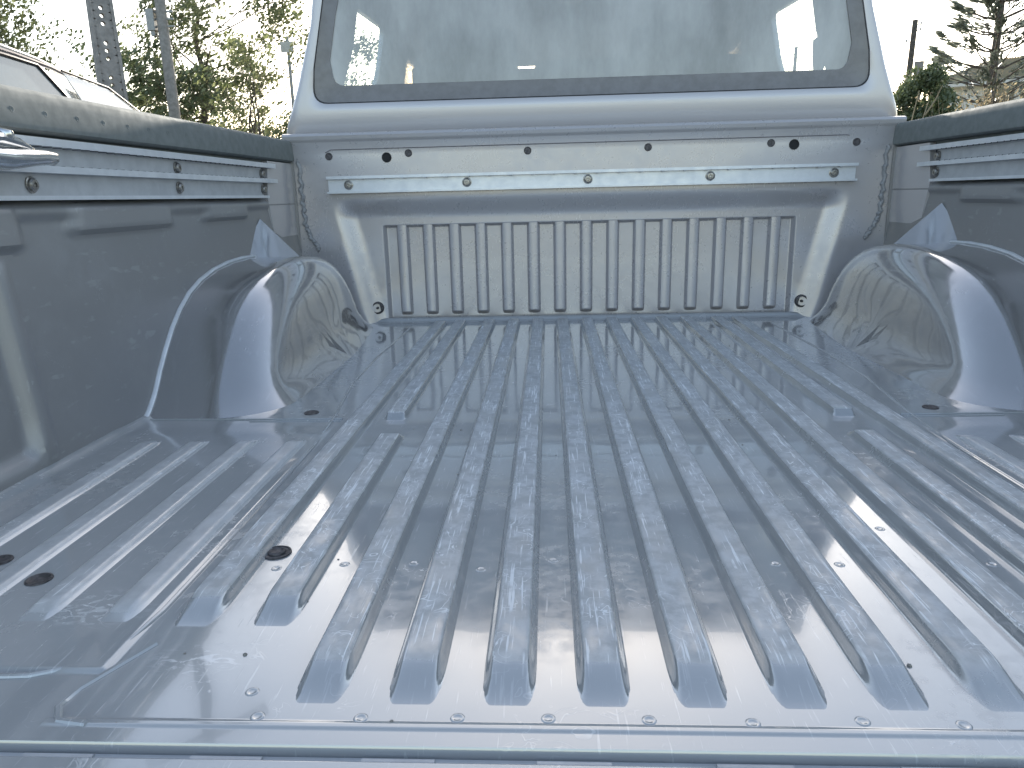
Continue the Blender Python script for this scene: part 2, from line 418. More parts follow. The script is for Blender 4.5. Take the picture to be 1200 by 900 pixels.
for s in (-1, 1):
    sw = bpy.data.objects.new('side_wall', None); col.objects.link(sw); sw.parent = truck; walls[s] = sw
    b = MB(); b.grid(lambda y, z: (s*wall_off(y, z), y, z), wys, wzs)
    b.build('inner_skin', m_wall, sw)
    # outer skin with a slight body curve
    def osk(y, t):
        z = -.36 + t*.80; return (s*(.845 + .035*math.sin(math.pi*min(1, max(0, t)))-.02*t), y, z)
    b = MB()
    ysb = lin(-1.55, .0, 24); zb = lin(0, 1, 12)
    for i in range(len(ysb)-1):
        for j in range(len(zb)-1):
            ym = (ysb[i]+ysb[i+1])/2; zm = -.36+(zb[j]+zb[j+1])/2*.8
            if (ym+.42)**2+(zm+.33)**2 < .44**2: continue
            b.add([osk(ysb[i], zb[j]), osk(ysb[i+1], zb[j]), osk(ysb[i+1], zb[j+1]), osk(ysb[i], zb[j+1])], [(0,1,2,3)])
    b.build('outer_skin', m_cab, sw)
    # pale clean panel at the front corner
    b = MB()
    b.prism([(-.185, .250), (-.012, .200), (-.012, .412), (-.185, .412), (-.205, .33)], 'x', s*.7435, s*.756)
    b.build('corner_panel', m_cab, sw)
    b = MB(); b.prism([(-.215, .335), (-.185, .335), (-.185, .385), (-.215, .385)], 'x', s*.748, s*.76)
    # gusset: triangular facet leaning back to mirror the sky, the reflection also tinted in
    g = MB()
    A, Bp, Cc = (s*.738, -.368, .190), (s*.690, -.170, .188), (s*.7450, -.262, .284)
    D, E_ = (s*.752, -.385, .20), (s*.752, -.120, .20)
    g.add([A, Bp, Cc, D, E_], [(0,1,2), (0,2,3), (1,4,2)])
    g.build('corner_gusset', paint('gusset_sky_paint', (.50,.52,.56), rough=.15, dusty=.1, scratch=.05, metallic=.4), sw, sharp=80)

# ---- rail caps
for s in (-1, 1):
    rc = bpy.data.objects.new('rail_cap', None); col.objects.link(rc); rc.parent = truck
    prof = [(.762, .385), (.757, .409), (.742, .411), (.7365, .414), (.7355, .420), (.7375, .446), (.7385, .4560), (.7410, .4605), (.7460, .4630), (.757, .4640), (.79, .4650), (.83, .462), (.848, .452), (.853, .43), (.853, .40)]
    def cp(i, y):
        x, z = prof[i]
        k = sstep(-1.25, -.1, y); return (s*(x), y, z + .0045*k)
    cys = arr((-1.55, -.03, .04), (-.03, -.004, .01))
    b = MB(); b.rings([[cp(i, y) for i in range(len(prof))] for y in cys], close=False)
    b.fan([cp(i, cys[-1]) for i in range(len(prof))])
    b.build('cap_moulding', m_cap, rc, sharp=50)
    dm = MB(); dm.lathe([(.0042, -.0006), (.0038, .0003), (.0030, .0004), (.0022, -.0001), (.001, -.0002)], (0,0,0), (-s, 0, 0), n=12); me_d = dm.mesh('dimple', m_cap)
    ylist = [-1.45+.062*k for k in range(15)]
    for y in ylist: obj('dimple', me_d, rc, (s*.7364, y+rng.uniform(-.003, .003), .4345+.004*sstep(-1.25, -.1, y)))
    b = MB(); b.box(min(s*.735, s*.80), max(s*.735, s*.80), -.012, -.004, .395, .468); b.build('end_cap', m_cap, rc)

# ---- aluminium cargo tracks
def bolt_mesh(axis, r=.0085):
    b = MB(); b.lathe([(r*1.25, 0), (r*1.25, .0012), (r, .0018), (r*.98, .0045), (r*.75, .0062), (r*.35, .0064), (r*.3, .0045), (.0005, .0042)], (0,0,0), axis, n=16)
    return b.mesh('track_bolt', m_bolt)
for s in (-1, 1):
    tr = bpy.data.objects.new('cargo_track', None); col.objects.link(tr); tr.parent = truck
    x0 = .7455; y0, y1 = -1.45, -.222
    b = MB(); b.box(min(s*x0, s*(x0+.004)), max(s*x0, s*(x0+.004)), y0, y1, .334, .404); b.build('track_web', m_alu2, tr)
    xa, xb = s*(x0-.0135), s*(x0-.0002); xa, xb = min(xa, xb), max(xa, xb)
    for z0, z1, ye in ((.3955, .4055, -.165), (.3625, .3715, -.160), (.3290, .3345, -.222)):
        b = MB(); b.box(xa, xb, y0, ye, z0, z1)
        o = b.build('track_lip', m_alu, tr)
    b = MB()
    for k in range(60):
        y = y0+.01+k*.02
        if y > y1-.01: break
        b.box(xa-.0004, xb-.002, y, y+.0025, .3708, .3722); b.box(xa-.0004, xb-.002, y, y+.0025, .3948, .3962)
    o = b.build('lip_notch', m_dark, tr, smooth=False); o['kind'] = 'stuff'
    mb = bolt_mesh((-s, 0, 0))
    for y in (-.225, -.615, -.995, -1.38):
        for z in (.3815, .3480): obj('track_bolt', mb, tr, (s*(x0-.0005), y, z))
# on the bulkhead
tr = bpy.data.objects.new('cargo_track', None); col.objects.link(tr); tr.parent = truck
yb = -.022
b = MB(); b.box(-.652, .652, yb-.004, yb, .3385, .3755); b.build('track_web', m_alu, tr)
for z0, z1 in ((.3712, .3782), (.3362, .3412)):
    b = MB(); b.box(-.6535, .6535, yb-.0150, yb-.0042, z0, z1); b.build('track_lip', m_alu, tr)
b = MB()
for k in range(24): b.box(-.62+k*.0535, -.62+k*.0535+.006, yb-.0155, yb-.0046, .3694, .3716)
o = b.build('lip_notch', m_alu2, tr, smooth=False); o['kind'] = 'stuff'
mb = bolt_mesh((0, -1, 0), .0095)
for x in (-.60, -.30, .002, .302, .60): obj('track_bolt', mb, tr, (x, yb-.004, .3565))

# ---- wheel arches
for s in (-1, 1):
    yc = -.425
    # side profile of the arch (y, z), floor - over the top - floor
    PR = [(-.848, 0), (-.842, .008), (-.837, .016), (-.830, .025), (-.821, .036), (-.800, .058), (-.772, .084), (-.735, .115), (-.695, .142), (-.650, .165), (-.60, .182), (-.54, .195), (-.47, .203), (-.40, .206), (-.33, .204), (-.26, .198), (-.20, .187), (-.15, .172), (-.105, .150), (-.070, .122), (-.045, .09), (-.028, .055), (-.018, .025), (-.012, 0)]
    def ring(x, inset, fo):
        out = []
        for i, (y, z) in enumerate(PR):
            # inward normal approximated by pulling towards the centre line
            cy = yc; L = math.hypot(y-cy, z+.02); f = max(0, 1-inset/L)
            yy = cy+(y-cy)*f; zz = (z+.02)*f-.02
            fil = fo*max(0, 1-max(zz, 0)/.040)**2.0
            yy += (-fil if y < cy else 0)
            out.append((s*(x - fil*.0), yy, max(zz, -.001)))
        return out
    R_ = .085
    rings = [ring(.765, 0, .020), ring(.70, 0, .020), ring(.66, .001, .020)]
    for k in range(0, 15):
        a = math.pi/2*k/14; rings.append(ring(.545+R_*(1-math.sin(a)), R_*(1-math.cos(a))*.95, .020*math.cos(a)))
    for inset in (.11, .15, .20, .28, .38): rings.append(ring(.545 - .002, inset, 0))
    # lean the inner flank: wider at the foot
    rr = []
    for q in rings:
        row = []
        for (x, y, z) in q:
            ax = abs(x); k = max(0, 1-(ax-.545)/.09) if ax < .635 else 0
            lean = .030*min(1, max(0, z)/.2)*min(1, k)
            foot = .030*max(0, 1-max(z, 0)/.045)**2*min(1, k)
            back = .035*sstep(-.45, -.02, y)*min(1, k)
            row.append((s*(ax+lean-foot+back), y, z))
        rr.append(row)
    b = MB(); b.rings(rr, close=False); b.fan(rr[-1])
    o = b.build('wheel_arch', m_arch, truck, sharp=75)
    b = MB(); b.tube([(s*(wall_off(y, max(z, 0))-.0015), y-(.020*max(0, 1-z/.040)**2 if y < yc else 0), z+.002) for (y, z) in [((p[0]*(1-f)+q[0]*f), (p[1]*(1-f)+q[1]*f)) for p, q in zip(PR[:-5], PR[1:-4]) for f in (0, .33, .67)]], .0045, 8, squash=.8); b.build('arch_seam', m_alu, o)

# ---- bulkhead
def bulk_y(x, z):
    ax = abs(x)
    # outer frame of the big recess leans in from top to bottom
    xo = .655 - (.33-z)*.22; xi = xo-.055
    k = (1-sstep(xi, xo, ax))*(1-sstep(.272, .326, z))
    y = -.020 + .020*k
    k2 = (1-sstep(.517, .527, ax))*(1-sstep(.2470, .2550, z))
    y += .015*k2
    y -= .006*sstep(.458, .470, z)
    return y
bx = arr((-.76, -.53, .006), (-.53, -.515, .0015), (-.515, .515, .02), (.515, .53, .0015), (.53, .76, .006))
bz = arr((-.002, .24, .02), (.24, .26, .0012), (.26, .34, .005), (.34, .46, .03), (.46, .470, .002))
bulk = bpy.data.objects.new('bulkhead', None); col.objects.link(bulk); bulk.parent = truck
b = MB(); b.grid(lambda x, z: (x, bulk_y(x, z), z), bx, bz)
b.rings([[(x, y, z) for x in lin(-.76, .76, 40)] for y, z in ((-.026, .470), (-.0275, .476), (-.024, .4815), (-.015, .484), (.06, .484))], close=False)
b.build('panel', m_bulk, bulk)
rb = MB()
zz = arr((.017, .034, .0012), (.034, .262, .02)); xx = [-.0180, -.0170, -.0158, -.0146, -.0134, -.0122, -.0112, -.0105, 0, .0105, .0112, .0122, .0134, .0146, .0158, .0170, .0180]
rb.grid(lambda x, z: (x, -.0048+.0200 - .0142*(1-sstep(.0105, .0170, abs(x)))*sstep(.0170, .0290, z - .003*(abs(x)/.0165)**4), z), xx, zz)
me_b = rb.mesh('bulkhead_rib', m_bulk)
SP = .0681
for k in range(15): obj('bulkhead_rib', me_b, bulk, ((k-7)*SP, 0, 0))
hm = MB(); hm.lathe([(.0095, 0), (.0092, .0012), (.0078, .0014), (.0066, .0002), (.0005, .0)], (0,0,0), (0,-1,0), n=18); me_h = hm.mesh('plug', m_rust)
hm = MB(); hm.lathe([(.0125, 0), (.0120, .0015), (.0100, .0018), (.0085, .0003), (.0005, .0)], (0,0,0), (0,-1,0), n=18); me_h2 = hm.mesh('plug_large', m_dark)
for x, z in ((-.653, .427), (-.449, .430), (-.148, .428), (.151, .428), (.451, .430), (.657, .427)): obj('plug', me_h, bulk, (x*.99, -.0202, z))
for x, z in ((-.505, .421), (.507, .425)): obj('plug', me_h2, bulk, (x*.99, -.0202, z))
b = MB(); b.tube([(-.655, -.0200, .436), (-.640, -.0200, .4425), (.625, -.0200, .4440), (.632, -.0200, .4425)], .0013, 6); b.build('crease', m_frit, bulk)
for s in (-1, 1):
    b = MB(); b.lathe([(.017, .004), (.016, .010), (.012, .012), (.011, .004), (.004, .004), (.003, .011), (.0005, .012)], (s*.553, .002, .040), (0,-1,0), n=18)
    b.build('tie_hole', m_rust, bulk)
    # wavy seam sealant down the corner
    pts = []; rad = []
    P0 = [(.724, .418), (.7235, .332), (.722, .262), (.712, .232), (.690, .196)]
    n = 60
    for i in range(n+1):
        t = i/n*(len(P0)-1); k = min(len(P0)-2, int(t)); f = t-k
        x = P0[k][0]*(1-f)+P0[k+1][0]*f; z = P0[k][1]*(1-f)+P0[k+1][1]*f
        pts.append((s*(x+.0022*math.sin(i*1.1)+rng.uniform(-.0015, .0015)), -.0215, z)); rad.append(.0035+.0022*abs(math.sin(i*.9))+rng.uniform(0, .001))
    b = MB(); b.tube(pts, rad, 8); b.build('sealant_bead', m_seal, bulk)
    b = MB(); b.box(min(s*.738, s*.7505), max(s*.738, s*.7505), -.026, -.0205, .19, .455); b.build('corner_flange', m_wall, bulk)

# ---- cleat on the left track
cl = bpy.data.objects.new('tie_down_cleat', None); col.objects.link(cl); cl.parent = truck
b = MB()
b.tube([(-.712, -1.20, .380), (-.706, -1.13, .3765), (-.702, -1.09, .3745), (-.700, -1.055, .3765), (-.700, -1.03, .378), (-.7005, -1.012, .3775), (-.7015, -1.005, .376)], [.012, .0145, .0150, .0120, .0105, .0095, .0030], 14, squash=.85)
b.build('horn', m_chrome, cl)
b = MB(); b.tube([(-.700, -1.135, .394), (-.699, -1.098, .3965), (-.699, -1.068, .392), (-.6995, -1.045, .3865)], [.0065, .0070, .0055, .0020], 10); b.build('horn_ridge', m_chrome, cl)
b = MB(); b.tube([(-.712, -1.115, .372), (-.724, -1.110, .360), (-.735, -1.108, .354)], [.018, .018, .022], 14); b.build('foot', m_bolt, cl)
b = MB(); b.lathe([(.009, 0), (.009, .006), (.007, .009), (.003, .0095)], (-.700, -1.088, .397), (.3, 0, 1), n=14); b.build('clamp_screw', m_chrome, cl)

# ------------------------------------------------------------------ CAB
def rpoly(pts, nc=7, ne=5):
    """closed outline through corner points (u, v, r) with rounded corners, constant vertex count"""
    out = []; n = len(pts)
    for i in range(n):
        p0 = Vector(pts[i-1][:2]); p = Vector(pts[i][:2]); p1 = Vector(pts[(i+1) % n][:2]); r = pts[i][2]
        d0 = (p0-p).normalized(); d1 = (p1-p).normalized(); ang = d0.angle(d1)
        L = min(r/math.tan(ang/2), (p0-p).length*.49, (p1-p).length*.49) if ang < 3.13 else .0001
        a = p+d0*L; c = p+d1*L
        for k in range(nc):
            t = k/(nc-1); out.append((a*(1-t)**2 + p*2*t*(1-t) + c*t*t))
        nx = pts[(i+1) % n]; p2 = Vector(pts[(i+2) % n][:2]); d0n = -d1; d1n = (p2-p1).normalized(); an = d0n.angle(d1n)
        Ln = min(nx[2]/math.tan(an/2), (p-p1).length*.49, (p2-p1).length*.49) if an < 3.13 else .0001
        e = p1+d0n*Ln
        for k in range(1, ne): out.append(c*(1-k/ne)+e*(k/ne))
    return out
def sym(right):  # corner list of the right side from the bottom up, mirrored to a closed outline
    return [(x, z, r) for x, z, r in right] + [(-x, z, r) for x, z, r in right[::-1]]
o_win = sym([(.688, .560, .075), (.680, .640, .03), (.655, .750, .03), (.618, .905, .06)])
o_clr = sym([(.632, .600, .030), (.640, .660, .03), (.618, .760, .03), (.585, .875, .04)])
o_flat = sym([(.735, .527, .10), (.708, .620, .05), (.672, .745, .05), (.636, .935, .05)])
o_out = sym([(.800, .455, .03), (.745, .590, .06), (.694, .740, .06), (.655, .972, .07)])
P_win, P_clr, P_flat, P_out = [rpoly(o) for o in (o_win, o_clr, o_flat, o_out)]
def ring3(P, y): return [(p.x, y, p.y) for p in P]
def mixr(A, B_, ta, tb, y): return [(a.x*(1-ta)+c.x*ta, y, a.y*(1-tb)+c.y*tb) for a, c in zip(A, B_)]
cab = bpy.data.objects.new('cab', None); col.objects.link(cab); cab.parent = truck
Y0 = .030
b = MB(); rs = [ring3(P_win, Y0+.014), ring3(P_win, Y0+.004), mixr(P_win, P_flat, .12, .12, Y0), mixr(P_win, P_flat, .6, .6, Y0-.001), ring3(P_flat, Y0)]
for k in range(1, 11):
    a = math.pi/2*k/10; t = math.sin(a); rs.append(mixr(P_flat, P_out, t, t, Y0+.075*(1-math.cos(a))))
b.rings(rs)
b.build('rear_panel', m_cab, cab, sharp=50)
b = MB(); b.box(-.79, .79, .075, .095, .30, .475); b.box(-.80, .80, .09, .12, -.30, .46); b.build('lower_back_panel', m_wall, cab)
rwn = bpy.data.objects.new('rear_window', None); col.objects.link(rwn); rwn.parent = cab
b = MB(); b.rings([ring3(P_win, Y0+.0035), mixr(P_win, P_clr, .5, .5, Y0+.005), ring3(P_clr, Y0+.0055), ring3(P_clr, Y0+.012)]); b.build('window_band', m_frit, rwn)
b = MB(); b.fan(ring3(P_clr, Y0+.008)); b.build('pane', m_glass, rwn, smooth=False)
b = MB(); b.rings([ring3(P_win, Y0+.002), mixr(P_win, P_flat, .05, .05, Y0+.0005), mixr(P_win, P_flat, .09, .09, Y0+.002)]); b.build('rubber_seal', m_black, rwn)
# heater wires
b = MB()
for k in range(9): z = .63+k*.028; b.box(-.60+(z-.63)*.1, .60-(z-.63)*.1, Y0+.0090, Y0+.0095, z, z+.0009)
o = b.build('heater_wire', m_trim, rwn, smooth=False)

# side shells (one outer sheet, one trim sheet) with the rear door window
def xs_of(z):
    T = [(-.36, .845), (.20, .86), (.40, .83), (.46, .80), (.59, .745), (.74, .694), (.93, .662), (.99, .60)]
    for (a, xa), (c, xc) in zip(T, T[1:]):
        if z <= c: return xa+(xc-xa)*(z-a)/(c-a)
    return T[-1][1]
HOLE = [(.19, .50, .03), (.62, .50, .02), (.915, .874, .02), (.50, .874, .03)]
HOLE = [(.315, .53, .03), (.74, .53, .03), (.785, .885, .02), (.345, .862, .03)]
for s in (-1, 1):
    dr = bpy.data.objects.new('rear_door', None); col.objects.link(dr); dr.parent = cab
    H = rpoly(HOLE, 7, 9)
    # outer rectangle with the same vertex count: project radially to the rectangle
    cy, cz = .55, .70; RX = (.103, 1.05); RZ = (.46, .965)
    OUT = []
    for p in H:
        dy, dz = p.x-cy, p.y-cz; t = 1e9
        if dy > 1e-6: t = min(t, (RX[1]-cy)/dy)
        if dy < -1e-6: t = min(t, (RX[0]-cy)/dy)
        if dz > 1e-6: t = min(t, (RZ[1]-cz)/dz)
        if dz < -1e-6: t = min(t, (RZ[0]-cz)/dz)
        OUT.append(Vector((cy+dy*t, cz+dz*t)))
    def sr(P, off): return [(s*(xs_of(p.y)-off), p.x, p.y) for p in P]
    def mx(t): return [a*(1-t)+c*t for a, c in zip(H, OUT)]
    b = MB(); b.rings([sr(H, .02), sr(H, .004), sr(mx(.08), 0), sr(mx(.3), 0), sr(mx(.65), 0), sr(OUT, 0)]); b.build('door_frame', m_cab, dr)
    b = MB(); b.rings([sr(H, .021), sr(mx(.04), .045), sr(mx(.5), .05), sr(OUT, .052)]); b.build('door_trim', m_trim, dr)
    b = MB(); b.fan(sr(H, .012)); b.build('door_glass', m_glass2, dr, smooth=False)
    b = MB(); b.grid(lambda y, z: (s*xs_of(z), y, z), [.075, .5, 1.05], lin(-.33, .46, 8)); b.build('door_skin', m_cab, dr)
    fd = bpy.data.objects.new('front_door', None); col.objects.link(fd); fd.parent = cab
    b = MB(); b.grid(lambda y, z: (s*xs_of(z), y, z), [1.055, 1.5, 2.25], lin(-.33, .50, 8)); b.build('door_skin', m_cab, fd)
    b = MB(); b.add([(s*xs_of(.50), 1.055, .50), (s*xs_of(.50), 2.25, .50), (s*xs_of(.93), 1.55, .93), (s*xs_of(.93), 1.055, .93)], [(0,1,2,3)])
    b.build('door_glass', m_frit, fd, smooth=False)
    b = MB(); b.tube([(s*xs_of(.50), 2.28, .50), (s*xs_of(.93), 1.60, .93)], .035, 8); b.tube([(s*xs_of(.96), .07, .962), (s*.66, 1.6, .955)], .022, 8); b.build('roof_pillar', m_cab, cab)
# roof, liner
b = MB()
b.grid(lambda x, y: (x, y, .966+.030*(1-(x/.66)**2)*sstep(.06, .3, y) - .09*sstep(1.35, 1.75, y)), lin(-.66, .66, 14), arr((.09, .3, .03), (.3, 1.70, .1)))
b.build('roof', m_cab, cab)
b = MB(); b.grid(lambda x, y: (x, y, .925-.035*sstep(1.2, 1.65, y)-.02*(x/.62)**4), lin(-.64, .64, 12), lin(.06, 1.66, 14)); b.build('roof_liner', m_liner, cab)
b = MB(); b.add([(-.60, 1.68, .885), (.60, 1.68, .885), (.70, 2.36, .49), (-.70, 2.36, .49)], [(0,1,2,3)]); b.build('windscreen', m_glass2, cab, smooth=False)
b = MB(); b.box(-.72, .72, 1.95, 2.4, .42, .475); b.box(-.78, .78, .12, 2.3, -.30, -.26); b.build('dashboard', m_seat, cab)
b = MB()
for yy, zz_ in ((2.35, .47), (3.2, .40)): pass
b.rings([[(x, y, z - .05*(x/.8)**4) for x in lin(-.82, .82, 14)] for y, z in ((2.38, .48), (2.7, .455), (3.1, .42), (3.35, .36), (3.42, .15), (3.42, -.2))], close=False)
b.rings([[(s_*.85, y, z) for z in lin(-.25, .40, 4)] for s_, y in ((-1, 2.25), (-1, 3.4))], close=False)
b.rings([[(s_*.85, y, z) for z in lin(-.25, .40, 4)] for s_, y in ((1, 2.25), (1, 3.4))], close=False)
b.build('bonnet', m_cab, cab)
# dome lamp (unlit)
b = MB(); b.lathe([(.045, 0), (.042, .012), (.03, .018), (.005, .02)], (-.02, .62, .924), (0,0,-1), n=18); b.build('dome_lamp', plain('lamp_cover', (.85,.85,.83), .2), cab)
# rear seat, front seats
def cushion(b, x0, x1, y, z0, z1, th, lean=.0, n=10):
    rings_ = []
    for i in range(n+1):
        t = i/n; z = z0+(z1-z0)*t; k = math.sqrt(max(0.02, 1-max(0, (t-.75)/.25)**2.5))
        cx = (x0+x1)/2; hw = (x1-x0)/2*(.93+.07*k)*(1-.25*(1-k)); yy = y+lean*t; hh = th/2*(.55+.45*k)
        rings_.append([(cx+hw*c_(a), yy+hh*s_(a), z) for a in [2*math.pi*j/20 for j in range(20)]])
    b.rings(rings_); b.fan(rings_[-1])
def c_(a): c = math.cos(a); return math.copysign(abs(c)**.45, c)
def s_(a): c = math.sin(a); return math.copysign(abs(c)**.6, c)
rs_ = bpy.data.objects.new('rear_seat', None); col.objects.link(rs_); rs_.parent = cab
b = MB(); cushion(b, -.62, .62, .22, -.1, .600, .14, -.03); b.build('backrest', m_seat, rs_)
for x in (-.33, .0, .33):
    b = MB(); cushion(b, x-.13, x+.13, .19, .605, .665, .09, 0); b.build('headrest', m_seat, rs_)
for x in (-.37, .37):
    fs = bpy.data.objects.new('front_seat', None); col.objects.link(fs); fs.parent = cab
    b = MB(); cushion(b, x-.26, x+.26, 1.0, -.1, .70, .14, -.08); b.build('backrest', m_seat, fs)
    b = MB(); cushion(b, x-.17, x+.17, .93, .70, .90, .10, -.01); b.build('headrest', m_seat, fs)
# seat belt on the right rear pillar
sb = MB(); sb.prism([(.590, .690), (.612, .708), (.628, .700), (.640, .655), (.642, .612), (.632, .600), (.622, .640), (.612, .612), (.600, .598), (.592, .640)], 'y', .14, .165)
sb.build('seat_belt_guide', m_seat, cab)
b = MB(); b.prism([(.585, .88), (.612, .88), (.640, .70), (.622, .70)], 'y', .165, .170); b.build('belt_strap', m_seat, cab)
# wheels
for s in (-1, 1):
    for y in (-.42, 2.62):
        wh = bpy.data.objects.new('wheel', None); col.objects.link(wh); wh.parent = truck
        c = (s*.70, y, -.43)
        b = MB(); b.lathe([(.23, 0), (.35, .01), (.37, .04), (.37, .17), (.35, .20), (.24, .205)], c, (s, 0, 0), n=32); b.build('tyre', m_black, wh)
        b = MB(); b.lathe([(.235, .17), (.22, .16), (.10, .13), (.07, .16), (.06, .17), (.01, .172)], c, (s, 0, 0), n=24); b.build('rim', m_alu, wh)

# ================================================================== NEIGHBOURING CAR (left)
car = thing('parked_car', 'silver car with a sloping roofline parked left of the pickup bed', 'car')
m_car = paint('silver_car_paint', (.55, .57, .57), rough=.22, scratch=.02, dusty=.15, coat=.9, waves=.05)
m_carglass = plain('car_tinted_glass', (.20, .24, .25), rough=.06, spec=1.0, var=.05, bump=.0)
XC = -1.85
TOP = [(-2.15, .25), (-2.05, .52), (-1.7, .72), (-1.2, .81), (-.6, .842), (.0, .850), (.40, .846), (.62, .838), (.80, .824), (1.0, .791), (1.15, .752), (1.32, .700), (1.55, .60), (1.8, .47), (2.05, .36), (2.5, .28), (2.9, .18), (3.05, .0)]
def top(y):
    for (a, za), (c, zc) in zip(TOP, TOP[1:]):
        if y <= c: t = (y-a)/(c-a); return za+(zc-za)*t
    return TOP[-1][1]
def car_sec(y):
    zt = top(y); out = []
    belt = min(.42, zt-.02)
    for x, z in ((.0+.06, -.62), (.02, -.5), (-.0, -.1), (.01, .25*min(1, zt/.5) if zt < .5 else .25), (-.045+.06, belt), ):
        out.append((XC+.10-x, z if z < zt else zt-.01))
    # tumblehome up to the roof edge
    hz = zt-.05 if zt > .5 else zt-.015
    out.append((XC+.02, max(belt, hz-.012) if zt > .5 else hz)); out.append((XC+.0, max(belt, hz)))
    out.append((XC-.04, hz+.025 if zt > .5 else zt-.01)); out.append((XC-.12, zt-.008)); out.append((XC-.35, zt)); out.append((XC-.80, zt+.005))
    left = [(2*(XC-.80)-x, z) for x, z in out[-2::-1]]
    return [(x, y, z) for x, z in out+left]
b = MB(); cyv = arr((-2.15, 3.05, .05)); b.rings([car_sec(y) for y in cyv], close=False); b.fan(car_sec(cyv[0])); b.fan(car_sec(cyv[-1]))
b.build('body', m_car, car, sharp=40)
def sidex(z, lo=.42, hi=.79): return XC + .085 - .065*(z-lo)/(hi-lo) + .007
def pane(poly, name, mat, off=0, thick=.004):
    b = MB(); n = len(poly)
    P = [(sidex(z)+off, y, z) for y, z in poly] + [(sidex(z)+off-thick, y, z) for y, z in poly]
    b.add(P, [tuple(range(n)), tuple(range(2*n-1, n-1, -1))] + [(i, (i+1) % n, n+(i+1) % n, n+i) for i in range(n)]); return b.build(name, mat, car, smooth=False)
pane([(-.35, .44), (1.02, .44), (.755, .702), (.655, .783), (.50, .789), (-.30, .79)], 'side_window', m_carglass, .004)
pane([(-1.5, .45), (-.45, .44), (-.40, .79), (-1.1, .755)], 'side_window', m_carglass, .004)
pane([(.86, .70), (1.12, .46), (1.66, .46), (1.30, .665), (1.06, .762), (.80, .783)], 'quarter_window', plain('dusty_sky_glass', (.72, .75, .75), .10, spec=1.0, var=.03, bump=0), .004)  # pale base colour paints the bright sky reflection into the dusty pane
def trim(pts, r, mat, name='window_trim'):
    b = MB(); b.tube([(sidex(z)+.006, y, z) for y, z in pts], r, 6); b.build(name, mat, car)
trim([(-.30, .795), (.50, .793), (.66, .786), (.76, .705), (1.03, .44)], .006, m_black)
trim([(.79, .789), (1.06, .768), (1.31, .672), (1.68, .46)], .0045, m_black)
b = MB(); b.tube([(XC-.002, y, top(y)-.026) for y in (-.9, -.3, .1, .4, .6, .78, .95, 1.1, 1.25, 1.5)], .0075, 6); b.build('roof_gutter', m_frit, car)
b = MB(); b.tube([(XC-.05, y, top(y)+.004) for y in (-.9, -.3, .1, .4, .6, .78, .95, 1.1, 1.25)], .007, 6); b.build('roof_trim', m_car, car)
for y in (-1.3, 2.0):
    for x in (XC-.10, 2*(XC-.80)-XC-.08):
        b = MB(); b.lathe([(.01, 0), (.22, 0), (.31, .02), (.32, .05), (.32, .17), (.31, .2), (.22, .2)], (x, y, GZ+.32), (1, 0, 0), n=26); b.build('wheel', m_black, car)

